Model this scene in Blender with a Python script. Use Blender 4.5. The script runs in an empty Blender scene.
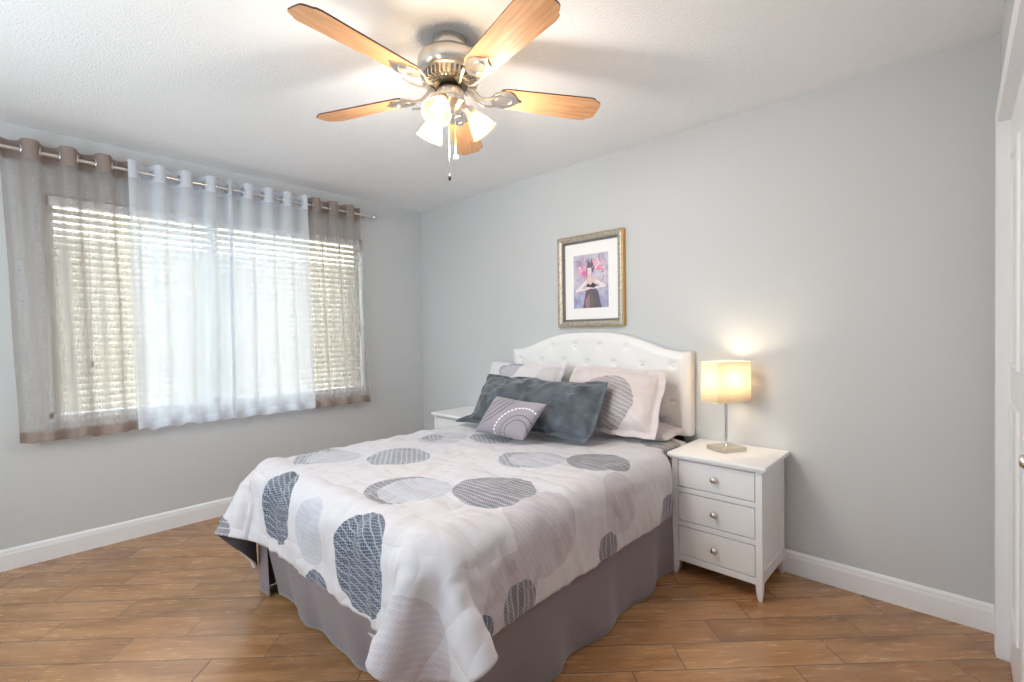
import bpy, bmesh, math, random
from mathutils import Vector, Matrix, noise
from math import pi, sin, cos, radians, sqrt
random.seed(7)
S = bpy.context.scene
COL = S.collection

# ------------------------------------------------------------------ camera
FPX, YAW, PITCH, ROLL = 474.5, 0.75475, -0.01447, -0.01277
CAM = Vector((3.7867, -2.7583, 1.2524))
Fv = Vector((-sin(YAW)*cos(PITCH), cos(YAW)*cos(PITCH), sin(PITCH)))
Rv = Vector((cos(YAW), sin(YAW), 0)); Uv = Rv.cross(Fv)
R2 = Rv*cos(ROLL)+Uv*sin(ROLL); U2 = -Rv*sin(ROLL)+Uv*cos(ROLL)
cd = bpy.data.cameras.new('camera'); cam = bpy.data.objects.new('camera', cd); COL.objects.link(cam)
m = Matrix((R2, U2, -Fv)).transposed().to_4x4(); m.translation = CAM
cam.matrix_world = m
cd.sensor_width = 36; cd.lens = 36*FPX/1024; cd.clip_start = .02
S.camera = cam

# ------------------------------------------------------------------ world, light, exposure
W = bpy.data.worlds.new('sky'); S.world = W; W.use_nodes = True
bg = W.node_tree.nodes['Background']; bg.inputs[0].default_value = (.86, .93, 1.0, 1); bg.inputs[1].default_value = 6.5
S.view_settings.view_transform = 'Standard'; S.view_settings.look = 'None'
S.view_settings.gamma = 1; S.view_settings.use_curve_mapping = False
S.view_settings.exposure = 0.36
FAN_W, LAMP_W = 10.5, 58.0
S.cycles.use_denoising = True
S.cycles.max_bounces = 10; S.cycles.diffuse_bounces = 6; S.cycles.transparent_max_bounces = 24
S.cycles.sample_clamp_indirect = 6
S.cycles.caustics_reflective = False; S.cycles.caustics_refractive = False
portal = bpy.data.lights.new('window_daylight', 'AREA'); portal.shape = 'RECTANGLE'; portal.size = 2.1; portal.size_y = 1.4
portal.cycles.is_portal = True

# ------------------------------------------------------------------ node helpers
def srgb(r, g, b):
    f = lambda c: (c/255/12.92) if c/255 <= .04045 else ((c/255+.055)/1.055)**2.4
    return (f(r), f(g), f(b), 1)

class NT:
    def __init__(s, name):
        s.mat = bpy.data.materials.new(name); s.mat.use_nodes = True
        s.t = s.mat.node_tree; s.n = s.t.nodes; s.l = s.t.links
        s.b = s.n['Principled BSDF']; s.out = s.n['Material Output']
    def node(s, typ, ins=None, **kw):
        nd = s.n.new(typ)
        for k, v in kw.items(): setattr(nd, k, v)
        for k, v in (ins or {}).items(): s.put(nd.inputs[k], v)
        return nd
    def put(s, sock, v):
        if isinstance(v, bpy.types.NodeSocket): s.l.new(v, sock)
        else: sock.default_value = v
    def math(s, op, a, b=0.0, c=0.0):
        nd = s.n.new('ShaderNodeMath'); nd.operation = op
        s.put(nd.inputs[0], a); s.put(nd.inputs[1], b); s.put(nd.inputs[2], c)
        return nd.outputs[0]
    def mix(s, fac, a, b):
        nd = s.n.new('ShaderNodeMix'); nd.data_type = 'RGBA'
        s.put(nd.inputs[0], fac); s.put(nd.inputs[6], a); s.put(nd.inputs[7], b)
        return nd.outputs[2]
    def ramp(s, fac, stops):
        nd = s.n.new('ShaderNodeValToRGB'); s.put(nd.inputs[0], fac); e = nd.color_ramp.elements
        while len(e) < len(stops): e.new(.5)
        for el, (p, c) in zip(e, stops): el.position = p; el.color = c
        return nd.outputs[0]
    def noise(s, vec, scale, detail=3, rough=.5):
        nd = s.node('ShaderNodeTexNoise', {'Scale': scale, 'Detail': detail, 'Roughness': rough})
        if vec is not None: s.l.new(vec, nd.inputs['Vector'])
        return nd.outputs[0]
    def bump(s, h, strength, dist):
        nd = s.node('ShaderNodeBump', {'Height': h, 'Strength': strength, 'Distance': dist})
        s.l.new(nd.outputs[0], s.b.inputs['Normal'])
    def geo(s): return s.node('ShaderNodeNewGeometry').outputs['Position']
    def obj(s): return s.node('ShaderNodeTexCoord').outputs['Object']
    def uv(s): return s.node('ShaderNodeTexCoord').outputs['UV']
    def setp(s, **kw):
        for k, v in kw.items(): s.put(s.b.inputs[k.replace('_', ' ')], v)

def simple(name, col, rough=.5, metal=0.0, bumps=None, **kw):
    t = NT(name); t.setp(Base_Color=col, Roughness=rough, Metallic=metal, **kw)
    if bumps: sc, st, di = bumps; t.bump(t.noise(t.obj(), sc, 3), st, di)
    return t.mat

# ------------------------------------------------------------------ mesh helpers
class MB:
    def __init__(s): s.v = []; s.f = []; s.uv = {}; s.mi = []
    def add(s, vs, fs, mi=0):
        o = len(s.v); s.v += [tuple(v) for v in vs]; s.f += [tuple(i+o for i in f) for f in fs]; s.mi += [mi]*len(fs)
        return o
    def box(s, x0, x1, y0, y1, z0, z1, M=None):
        vs = [Vector((x, y, z)) for z in (z0, z1) for y in (y0, y1) for x in (x0, x1)]
        if M is not None: vs = [M @ v for v in vs]
        s.add(vs, [(0, 2, 3, 1), (4, 5, 7, 6), (0, 1, 5, 4), (2, 6, 7, 3), (0, 4, 6, 2), (1, 3, 7, 5)]); return s
    def lathe(s, prof, n=32, M=None, capb=True, capt=True):
        M = M or Matrix()
        vs = [M @ Vector((r*cos(2*pi*k/n), r*sin(2*pi*k/n), z)) for r, z in prof for k in range(n)]
        fs = [(i*n+k, i*n+(k+1) % n, (i+1)*n+(k+1) % n, (i+1)*n+k) for i in range(len(prof)-1) for k in range(n)]
        if capb: fs.append(tuple(range(n))[::-1])
        if capt: fs.append(tuple((len(prof)-1)*n+k for k in range(n)))
        s.add(vs, fs); return s
    def tube(s, pts, r, n=12, cap=True):
        pts = [Vector(p) for p in pts]; rr = r if isinstance(r, (list, tuple)) else [r]*len(pts)
        up = None; vs = []
        for i, p in enumerate(pts):
            d = (pts[min(i+1, len(pts)-1)]-pts[max(i-1, 0)]).normalized()
            if up is None: up = d.orthogonal().normalized()
            up = (up-d*up.dot(d)).normalized(); sd = d.cross(up)
            vs += [p+(up*cos(2*pi*k/n)+sd*sin(2*pi*k/n))*rr[i] for k in range(n)]
        fs = [(i*n+k, i*n+(k+1) % n, (i+1)*n+(k+1) % n, (i+1)*n+k) for i in range(len(pts)-1) for k in range(n)]
        if cap: fs += [tuple(range(n))[::-1], tuple((len(pts)-1)*n+k for k in range(n))]
        s.add(vs, fs); return s
    def torus(s, R, r, M, n=24, k=8):
        vs = [M @ Vector(((R+r*cos(b))*cos(a), (R+r*cos(b))*sin(a), r*sin(b)))
              for a in [2*pi*i/n for i in range(n)] for b in [2*pi*j/k for j in range(k)]]
        s.add(vs, [(i*k+j, ((i+1) % n)*k+j, ((i+1) % n)*k+(j+1) % k, i*k+(j+1) % k) for i in range(n) for j in range(k)]); return s
    def prism(s, poly, M, h):
        n = len(poly); vs = [M @ Vector((x, y, 0)) for x, y in poly]+[M @ Vector((x, y, h)) for x, y in poly]
        s.add(vs, [tuple(range(n))[::-1], tuple(range(n, 2*n))]+[(i, (i+1) % n, n+(i+1) % n, n+i) for i in range(n)]); return s
    def grid(s, fn, nu, nv, uvfn=None, mi=0):
        vs = [fn(i/nu, j/nv) for j in range(nv+1) for i in range(nu+1)]
        o = s.add(vs, [(j*(nu+1)+i, j*(nu+1)+i+1, (j+1)*(nu+1)+i+1, (j+1)*(nu+1)+i) for j in range(nv) for i in range(nu)], mi)
        if uvfn:
            for j in range(nv+1):
                for i in range(nu+1): s.uv[o+j*(nu+1)+i] = uvfn(i/nu, j/nv)
        return s
    def build(s, name, mat, parent=None, smooth=False, bevel=0, loc=None, rec=True, weld=False, seg=2):
        me = bpy.data.meshes.new(name); me.from_pydata(s.v, [], s.f)
        mats = mat if isinstance(mat, (list, tuple)) else [mat]
        for q in mats: me.materials.append(q)
        if len(mats) > 1: me.polygons.foreach_set('material_index', s.mi)
        if s.uv:
            ul = me.uv_layers.new(name='UVMap')
            for lp in me.loops: ul.data[lp.index].uv = s.uv.get(lp.vertex_index, (0, 0))
        if weld or rec:
            b = bmesh.new(); b.from_mesh(me)
            if weld: bmesh.ops.remove_doubles(b, verts=b.verts, dist=1e-5)
            if rec: bmesh.ops.recalc_face_normals(b, faces=b.faces)
            b.to_mesh(me); b.free()
        o = bpy.data.objects.new(name, me); COL.objects.link(o)
        if smooth is True: me.shade_smooth()
        elif smooth:
            me.shade_smooth(); me.set_sharp_from_angle(angle=radians(smooth))
        if bevel:
            bv = o.modifiers.new('bevel', 'BEVEL'); bv.width = bevel; bv.segments = seg; bv.limit_method = 'ANGLE'; bv.angle_limit = radians(40)
        if parent is not None:
            o.parent = parent
            o.matrix_parent_inverse = parent_world(parent).inverted()
        return o

def parent_world(p):
    M = Matrix.LocRotScale(p.location, p.rotation_euler, p.scale)
    if p.parent is not None: M = parent_world(p.parent) @ p.matrix_parent_inverse @ M
    return M
def empty(name, loc, label, cat, group=None):
    o = bpy.data.objects.new(name, None); COL.objects.link(o); o.location = loc; o.empty_display_size = .1
    return tag(o, label, cat, group)
def tag(o, label, cat, group=None, kind=None):
    o['label'] = label; o['category'] = cat
    if group: o['group'] = group
    if kind: o['kind'] = kind
    return o
def structure(o, label=None):
    o['kind'] = 'structure'
    if label: o['label'] = label
    return o
def copy_tree(o, parent=None, dx=Vector((0, 0, 0))):
    c = o.copy(); COL.objects.link(c)
    if parent is None: c.location = o.location+dx
    else: c.parent = parent
    for ch in [k for k in bpy.data.objects if k.parent == o]:
        copy_tree(ch, c)
    return c
def rotz(a): return Matrix.Rotation(a, 4, 'Z')
def T(*p): return Matrix.Translation(Vector(p))
def align(z, origin=(0, 0, 0), x=None):
    z = Vector(z).normalized(); x = Vector(x) if x else z.orthogonal(); x = (x-z*x.dot(z)).normalized(); y = z.cross(x)
    M = Matrix((x, y, z)).transposed().to_4x4(); M.translation = Vector(origin); return M
def n3(p, s=1.0, o=0.0): return noise.noise(Vector((p[0]*s+o, p[1]*s+o*1.7, p[2]*s-o)))

# ------------------------------------------------------------------ materials
def wall_material():
    t = NT('grey_wall_paint'); t.setp(Base_Color=srgb(201, 203, 205), Roughness=.6)
    t.bump(t.noise(t.geo(), 160, 3, .6), .12, .003); return t.mat
def ceiling_material():
    t = NT('popcorn_ceiling'); g = t.geo()
    n1 = t.noise(g, 95, 4, .65); v = t.node('ShaderNodeTexVoronoi', {'Scale': 120.0, 'Vector': g}).outputs['Distance']
    h = t.math('SUBTRACT', n1, t.math('MULTIPLY', v, .5))
    t.setp(Base_Color=srgb(240, 241, 243), Roughness=.95); t.bump(h, .4, .010); return t.mat
def floor_material():
    t = NT('wood_plank_tile'); g = t.geo()
    sp = t.node('ShaderNodeSeparateXYZ', {'Vector': g})
    X, Y = sp.outputs[0], sp.outputs[1]; k = .70710678
    u = t.math('MULTIPLY', t.math('ADD', X, Y), k); w = t.math('MULTIPLY', t.math('SUBTRACT', Y, X), k)
    rw = t.math('DIVIDE', t.math('ADD', w, 2.61), .1475)
    row = t.math('FLOOR', rw)
    uu = t.math('DIVIDE', t.math('SUBTRACT', u, t.math('MULTIPLY', row, .2017)), .605)
    idx = t.math('FLOOR', uu)
    fr = t.math('FRACT', rw); fu = t.math('FRACT', uu)
    dw = t.math('MULTIPLY', t.math('MINIMUM', fr, t.math('SUBTRACT', 1.0, fr)), .1475)
    du = t.math('MULTIPLY', t.math('MINIMUM', fu, t.math('SUBTRACT', 1.0, fu)), .605)
    d = t.math('MINIMUM', dw, du)
    cid = t.node('ShaderNodeCombineXYZ', {0: row, 1: idx, 2: 3.1}).outputs[0]
    wn = t.node('ShaderNodeTexWhiteNoise', {'Vector': cid}); r1 = wn.outputs['Value']
    gv = t.node('ShaderNodeCombineXYZ', {0: t.math('ADD', t.math('MULTIPLY', u, 1.0), t.math('MULTIPLY', r1, 7.0)), 1: t.math('MULTIPLY', w, 7.0), 2: t.math('MULTIPLY', r1, 31.0)}).outputs[0]
    g1 = t.noise(gv, 2.2, 7, .62); g2 = t.noise(gv, 9.0, 4, .6)
    gv2 = t.node('ShaderNodeCombineXYZ', {0: t.math('MULTIPLY', u, 4.0), 1: t.math('MULTIPLY', w, 9.0), 2: r1}).outputs[0]
    bl = t.noise(gv2, 1.1, 3, .6)
    base = t.ramp(g1, [(.28, srgb(140, 98, 62)), (.45, srgb(170, 124, 82)), (.58, srgb(186, 140, 96)), (.78, srgb(206, 164, 120))])
    fine = t.ramp(g2, [(.3, (.78, .76, .74, 1)), (.65, (1.0, 1.0, 1.0, 1))])
    mul = t.node('ShaderNodeMix', data_type='RGBA', blend_type='MULTIPLY'); t.put(mul.inputs[0], .75); t.put(mul.inputs[6], base); t.put(mul.inputs[7], fine)
    tint = t.ramp(t.math('ADD', t.math('MULTIPLY', r1, .55), t.math('MULTIPLY', bl, .45)), [(.2, (.86, .84, .83, 1)), (.8, (1.08, 1.07, 1.05, 1))])
    m2 = t.node('ShaderNodeMix', data_type='RGBA', blend_type='MULTIPLY'); t.put(m2.inputs[0], 1.0); t.put(m2.inputs[6], mul.outputs[2]); t.put(m2.inputs[7], tint)
    gm = t.math('LESS_THAN', d, .0026)
    c = t.mix(t.math('MULTIPLY', gm, .85), m2.outputs[2], srgb(104, 82, 66))
    t.setp(Base_Color=c, Roughness=t.math('ADD', .20, t.math('MULTIPLY', g2, .12))); t.b.inputs['Specular IOR Level'].default_value = .85
    e = t.math('MINIMUM', t.math('DIVIDE', d, .004), 1.0)
    t.bump(t.math('ADD', e, t.math('MULTIPLY', g2, .04)), .5, .0016)
    return t.mat

M_wall = wall_material(); M_ceil = ceiling_material(); M_floor = floor_material()
M_trim = simple('white_trim_paint', srgb(236, 237, 240), .35)
M_white = simple('white_furniture_lacquer', srgb(238, 238, 240), .32, bumps=(40, .05, .002))
M_seam = simple('dark_gap', srgb(70, 68, 70), .9)
def nickel():
    t = NT('brushed_nickel'); t.setp(Base_Color=srgb(226, 221, 215), Metallic=1.0, Roughness=.28)
    t.bump(t.noise(t.obj(), 300, 2), .05, .001); return t.mat
M_nickel = nickel()
M_dark = simple('dark_metal', srgb(55, 52, 50), .4, .8)
M_chrome = simple('chrome', srgb(220, 222, 226), .14, 1.0)

# ------------------------------------------------------------------ room
H = 2.44; RW = 3.91; YB = -3.75
WY0, WY1, WZ0, WZ1 = -2.60, -.62, .78, 2.09
structure(MB().box(-.15, RW+.75, YB-.12, .12, -.1, 0).build('floor', M_floor))
structure(MB().box(-.15, RW+.75, YB-.12, .12, H, H+.1).build('ceiling', M_ceil))
structure(MB().box(-.15, RW+.75, 0, .12, 0, H).build('wall_back', M_wall))
b = MB(); b.box(-.15, .9, YB-.12, YB, 0, H); b.box(2.9, RW+.75, YB-.12, YB, 0, H); b.box(.9, 2.9, YB-.12, YB, 0, .75); b.box(.9, 2.9, YB-.12, YB, 2.1, H)
structure(b.build('wall_front', M_wall))
b = MB(); b.box(-.14, 0, YB, WY0, 0, H); b.box(-.14, 0, WY1, 0, 0, H); b.box(-.14, 0, WY0, WY1, 0, WZ0); b.box(-.14, 0, WY0, WY1, WZ1, H)
structure(b.build('wall_left', M_wall))
DY0, DY1, DZ = -2.10, -.205, 2.025
b = MB(); b.box(RW, RW+.12, DY1, 0, 0, H); b.box(RW, RW+.12, YB, DY0, 0, H); b.box(RW, RW+.12, DY0, DY1, DZ, H)
structure(b.build('wall_right', M_wall))
def baseboard(name, M, L):
    prof = [(0, 0), (.016, 0), (.016, .085), (.0135, .095), (.0125, .105), (.008, .112), (.004, .1155), (0, .1155)]
    b = MB(); n = len(prof)
    b.add([M @ Vector((x, y, z)) for x in (0, L) for y, z in prof], [tuple(range(n)), tuple(range(n, 2*n))[::-1]]+[(i, n+i, n+(i+1) % n, (i+1) % n) for i in range(n)])
    structure(b.build(name, M_trim))
baseboard('baseboard_back', T(0, 0, 0) @ Matrix.Diagonal((1, -1, 1, 1)), RW)
baseboard('baseboard_left', T(0, 0, 0) @ rotz(-pi/2), 3.75)
baseboard('baseboard_front', T(0, YB, 0), RW)
b = MB().box(RW-.016, RW, -.145, 0, 0, .115); structure(b.build('baseboard_right', M_trim, bevel=.003))

# closet opening in the right wall: casing, jamb, sliding doors
b = MB()
for y0, y1, z0, z1 in ((-.205, -.143, 0, 2.087), (DY0-.062, DY0, 0, 2.087), (DY0, -.205, DZ, 2.087)):
    b.box(RW-.020, RW+.0, y0, y1, z0, z1)
structure(b.build('trim_1', M_trim, bevel=.008, seg=3))
b = MB(); b.box(RW-.017, RW+.115, DY1-.004, DY1+.012, 0, DZ); b.box(RW, RW+.115, DY0-.012, DY0+.0015, 0, DZ); b.box(RW-.017, RW+.115, DY0, DY1, DZ-.004, DZ+.012)
structure(b.build('trim_2', M_trim))
structure(MB().box(RW+.115, RW+.75, YB, 0, 0, H).build('wall_closet', M_wall))
def panel_door(name, x, ya, yb, z0, z1):
    o = structure(MB().box(x, x+.034, ya, yb, z0, z1).build(name, M_trim, bevel=.003))
    w = yb-ya
    for (a, c) in ((.22, .98), (1.10, 1.86)):
        y0, y1 = ya+.10, yb-.10; pr_ = [(0, .002), (.004, -.006), (.012, -.009), (.022, -.005), (.030, .002)]; b = MB(); rg = []
        for d, e in pr_: rg += [(x+e, y0+d, z0+a+d), (x+e, y1-d, z0+a+d), (x+e, y1-d, z0+c-d), (x+e, y0+d, z0+c-d)]
        n = len(pr_); b.add(rg, [(4*i+k, 4*i+(k+1) % 4, 4*((i+1) % n)+(k+1) % 4, 4*((i+1) % n)+k) for i in range(n) for k in range(4)])
        b.box(x-.004, x+.003, y0+.055, y1-.055, z0+a+.055, z0+c-.055)
        b.build('raised_panel', M_trim, o, bevel=.002)
    return o
d1 = panel_door('door_1', RW+.018, -.675, -.207, .008, DZ-.004)
d2 = panel_door('door_2', RW+.018, -1.148, -.680, .008, DZ-.004)
panel_door('door_3', RW+.018, -1.62, -1.152, .008, DZ-.004)
panel_door('door_4', RW+.018, -2.095, -1.625, .008, DZ-.004)
MB().lathe([(.008, 0), (.008, .012), (.015, .018), (.017, .027), (.012, .034), (0.001, .036)], 20, align((-1, 0, 0), (RW+.018, -1.09, .93))).build('door_knob', M_nickel, d2, smooth=50)

# ------------------------------------------------------------------ window and outdoors
b = MB(); fx0, fx1 = -.125, -.085
for y0, y1 in ((WY0, WY0+.04), (WY1-.04, WY1), (-1.775, -1.715)): b.box(fx0, fx1, y0, y1, WZ0, WZ1)
b.box(fx0, fx1, WY0, WY1, WZ0, WZ0+.045); b.box(fx0, fx1, WY0, WY1, WZ1-.045, WZ1)
win = structure(b.build('window_1', M_trim, bevel=.003))
t = NT('window_glass'); t.n.remove(t.b)
tr = t.node('ShaderNodeBsdfTransparent', {'Color': (.95, .98, .97, 1)}); gl = t.node('ShaderNodeBsdfGlossy', {'Roughness': .03})
ms = t.node('ShaderNodeMixShader', {0: .06, 1: tr.outputs[0], 2: gl.outputs[0]}); t.l.new(ms.outputs[0], t.out.inputs[0])
for y0, y1 in ((WY0+.04, -1.775), (-1.715, WY1-.04)):
    MB().box(-.108, -.102, y0, y1, WZ0+.045, WZ1-.045).build('window_pane', t.mat, win)
b = MB(); yf = YB-.09  # invented window behind the camera, added to bring daylight into the room
for x0, x1 in ((.9, .95), (2.85, 2.9), (1.875, 1.925)): b.box(x0, x1, yf, yf+.04, .75, 2.1)
b.box(.9, 2.9, yf, yf+.04, .75, .80); b.box(.9, 2.9, yf, yf+.04, 2.05, 2.1)
win_added = structure(b.build('window_added_rear', M_trim, bevel=.003))
for x0, x1 in ((.95, 1.875), (1.925, 2.85)): MB().box(x0, x1, yf+.017, yf+.023, .80, 2.05).build('window_pane', t.mat, win_added)
structure(MB().box(-.085, .006, WY0-.0, WY1+.0, WZ0-.004, WZ0+.014).build('trim_3', M_trim, bevel=.003))
po = bpy.data.objects.new('window_daylight', portal); COL.objects.link(po)
p2 = portal.copy(); p2.size = 2.0; p2.size_y = 1.35; po2 = bpy.data.objects.new('added_window_portal', p2); COL.objects.link(po2)  # second portal samples sky through the added rear window
po2.matrix_world = align((0, -1, 0), (1.9, YB-.14, 1.425), (1, 0, 0))
po.matrix_world = align((-1, 0, 0), (-.16, (WY0+WY1)/2, (WZ0+WZ1)/2), (0, 1, 0))

t = NT('blind_slat'); t.n.remove(t.b)
df = t.node('ShaderNodeBsdfDiffuse', {'Color': srgb(240, 238, 230)}); tl = t.node('ShaderNodeBsdfTranslucent', {'Color': srgb(250, 243, 236)})
ms = t.node('ShaderNodeMixShader', {0: .30, 1: df.outputs[0], 2: tl.outputs[0]}); t.l.new(ms.outputs[0], t.out.inputs[0]); M_slat = t.mat
M_cord = simple('blind_cord', srgb(235, 233, 226), .8)
def blind(ya, yb, label):
    r = empty('venetian_blind', (-.045, (ya+yb)/2, WZ0+.014), label, 'window blind', 'white slatted blinds in the window')
    MB().box(-.075, -.018, ya, yb, WZ1-.055, WZ1-.005).build('head_rail', M_trim, r, bevel=.003)
    b = MB(); z = WZ1-.085; k = 0
    while z > WZ0+.05:
        tilt = radians(44 if k < 4 else 60)
        if k > 24: tilt = radians(53)
        pts = []
        for q in range(5):
            a = (q/4-.5)*.05; c = .0025*(1-(q/2-1)**2)
            pts.append((-.047+a*cos(tilt)+c*sin(tilt), z+a*sin(tilt)*-1+c*cos(tilt)))
        vs = [(x, y, zz) for y in (ya+.004, yb-.004) for x, zz in pts]
        b.add(vs, [(i, i+1, 6+i, 5+i) for i in range(4)])
        z -= .0415; k += 1
    sl = b.build('slats', M_slat, r, smooth=True); sl['kind'] = 'stuff'; del sl['kind']
    sd = sl.modifiers.new('thickness', 'SOLIDIFY'); sd.thickness = .0018
    MB().box(-.07, -.024, ya+.003, yb-.003, WZ0+.018, WZ0+.036).build('bottom_rail', M_trim, r, bevel=.003)
    n = 3 if yb-ya > .9 else 2
    for i in range(n):
        y = ya+(yb-ya)*(i+.5)/n
        MB().tube([(-.047, y, WZ1-.05), (-.047, y, WZ0+.03)], .0012, 6).build('ladder_cord', M_cord, r)
    return r
bl1 = blind(WY0+.015, -1.76, 'white two-inch slatted blind behind the left taupe curtain')
MB().tube([(-.018, WY0+.19, WZ1-.05), (-.014, WY0+.19, 1.12)], .0025, 6).build('pull_cord', M_cord, bl1)
MB().lathe([(.002, .03), (.008, .02), (.009, 0), (.002, -.004)], 10, T(-.014, WY0+.19, 1.09)).build('cord_tassel', M_dark, bl1, smooth=True)
blind(-1.73, WY1-.015, 'white two-inch slatted blind behind the sheer white and right taupe curtains')

M_lawn = simple('patio_concrete', srgb(186, 184, 178), .95, bumps=(8, .5, .05))
structure(MB().box(-25, -.16, -14, 12, -.5, -.4).build('ground_outside', M_lawn))
t = NT('hedge_leaves'); c = t.ramp(t.noise(t.geo(), 9, 5, .7), [(.35, srgb(128, 138, 108)), (.6, srgb(196, 196, 160)), (.75, srgb(226, 222, 200))])
t.setp(Base_Color=c, Roughness=.8)
b = MB()
def hedge(u, v):
    a = v*pi; y = -9+18*u; p = Vector((-2.7+.35*cos(a), y, -.4+1.0*sin(a)))
    d = n3(p, 1.3)*.2+n3(p, 5.0)*.12
    return p+Vector((cos(a), 0, sin(a)))*d
b.grid(hedge, 220, 30)
structure(MB().box(-3.7, -3.5, -14, 12, -.5, 2.9).build('wall_sky_blocker', simple('pale_blocker', srgb(232, 220, 204), .9)))  # unseen wall, added to cut the sky light reaching the blinds
tag(b.build('garden_hedge', t.mat, smooth=True), 'yellow-green garden hedge glimpsed outside through the window blinds', 'hedge')

# ------------------------------------------------------------------ curtains
def sheer(name, col, transp, transl=.5, weave=700):
    t = NT(name); t.n.remove(t.b)
    df = t.node('ShaderNodeBsdfDiffuse', {'Color': col}); tl = t.node('ShaderNodeBsdfTranslucent', {'Color': col}); tr = t.node('ShaderNodeBsdfTransparent')
    lw = t.node('ShaderNodeLayerWeight', {'Blend': .5}).outputs['Facing']
    a = t.node('ShaderNodeMixShader', {0: transl, 1: df.outputs[0], 2: tl.outputs[0]})
    sl = t.node('ShaderNodeMapping', {'Vector': t.geo(), 'Scale': (30, 30, 260)})
    nz = t.noise(sl.outputs[0], 1.0, 2)
    fac = t.math('MINIMUM', .95, t.math('MAXIMUM', .02, t.math('MULTIPLY', t.math('SUBTRACT', 1.0, t.math('POWER', lw, 1.1)), t.math('ADD', transp-.03, t.math('MULTIPLY', nz, .06)))))
    c = t.node('ShaderNodeMixShader', {0: fac, 1: a.outputs[0], 2: tr.outputs[0]}); t.l.new(c.outputs[0], t.out.inputs[0]); return t.mat
M_taupe = sheer('taupe_sheer', srgb(192, 184, 180), .60, .5); M_taupe2 = sheer('taupe_hem', srgb(172, 156, 148), .14, .3)
M_sheer = sheer('white_sheer', srgb(232, 236, 243), .33, .36); M_sheer2 = sheer('white_header', srgb(236, 239, 247), .10, .4)
RX, RZ = .095, 2.283
ROD = []
def curtain(ya, yb, ztop, zbot, folds, amp, ph, label, mats, hem, seed, spread=(0, 0), flat=0):
    root = empty('curtain', (RX, (ya+yb)/2, zbot), label, 'curtain', 'grommet curtains on the window rod')
    def base(u, z):
        t_ = (ztop-z)/(ztop-zbot)
        a = 2*pi*folds*u+ph
        irr = noise.noise(Vector((u*folds*1.3+seed, t_*1.3, seed)))*.9*t_
        s_ = sin(a+irr)
        x = RX+amp*(1-.25*t_)*(abs(s_)**.8)*(1 if s_ > 0 else -1)+.012*t_*noise.noise(Vector((u*11+seed, t_*2, 3)))
        y0 = ya+spread[0]*t_; y1 = yb+spread[1]*t_
        y = y0+(y1-y0)*u-.26*(y1-y0)/folds/(2*pi)*sin(2*a)*(1-.6*t_)+.012*t_*noise.noise(Vector((u*7, t_*3, seed+4)))
        return Vector((max(x, .022), y, z))
    wob = lambda u: .012*noise.noise(Vector((u*9+seed, 1.1, 7)))+.008*sin(2*pi*folds*u+ph)
    nu = int(folds*26)
    def f(za, zb, off=0):
        def g(u, v):
            z = za+(zb-za)*v
            z += wob(u)*min(1, max(0, (ztop-z)/(ztop-zbot)))**3
            p = base(u, z); p.x += off; return p
        return g
    MB().grid(f(ztop, zbot), nu, 46).build('sheer_fabric', mats[0], root, smooth=True, rec=False)
    MB().grid(f(ztop+.001, ztop-.105, .002), nu, 6).build('header_band', mats[1], root, smooth=True, rec=False)
    MB().grid(f(zbot+hem, zbot-.001, .002), nu, 5).build('hem_band', mats[1], root, smooth=True, rec=False)
    # grommets where the fabric crosses the rod
    n = int(folds*2+1)
    for k in range(-1, n+1):
        u = (k*pi-ph)/(2*pi*folds)
        if .02 < u < .98:
            p0 = base(u-.002, RZ); p1 = base(u+.002, RZ); tg = (p1-p0).normalized(); nr = Vector((tg.y, -tg.x, 0))
            MB().torus(.0245, .0055, align(nr, (RX, base(u, RZ).y, RZ))).build('grommet', M_chrome, root, smooth=True)
    return root
curtain(-2.775, -2.225, 2.338, .690, 3.6, .050, 2.9, 'taupe sheer curtain panel at the left end of the rod', (M_taupe, M_taupe2), .058, 1.3, (.055, .035))
curtain(-2.235, -1.672, 2.338, .690, 4.0, .046, 0.9, 'white sheer curtain panel beside the wide left taupe one', (M_sheer, M_sheer2), .05, 5.1, (.02, .0))
curtain(-1.700, -1.160, 2.338, .690, 4.0, .046, 1.6, 'white sheer curtain panel beside the narrow right taupe one', (M_sheer, M_sheer2), .05, 9.4, (0, .045))
curtain(-1.170, -.690, 2.338, .690, 3.4, .046, 3.6, 'taupe sheer curtain panel near the room corner', (M_taupe, M_taupe2), .058, 13.7, (.06, .075))
rod = empty('curtain_rod', (RX, -1.7, RZ), 'brushed metal curtain rod with ball finials above the window', 'curtain rod')
MB().tube([(RX, -2.95, RZ), (RX, -1.8, RZ)], .0105, 16).build('rod_tube', M_nickel, rod, smooth=50)
MB().tube([(RX, -1.8, RZ), (RX, -.585, RZ)], .0085, 16).build('rod_inner_tube', M_nickel, rod, smooth=50)
for y, s in ((-.578, 1), (-2.957, -1)):
    MB().lathe([(.004, -.012), (.012, -.012), (.012, -.004), (.006, 0), (.012, .004), (.021, .012), (.0235, .022), (.021, .034), (.012, .043), (.001, .046)], 20, align((0, s, 0), (RX, y, RZ))).build('finial', M_chrome, rod, smooth=50)
for y in (-.645, -1.70, -2.86):
    b = MB().box(0, .006, y-.012, y+.012, RZ-.04, RZ+.03); b.tube([(.004, y, RZ-.012), (RX, y, RZ-.012)], .005, 8); b.torus(.0125, .003, align((0, 1, 0), (RX, y, RZ)), 16, 6)
    b.build('rod_bracket', M_nickel, rod)

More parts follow.
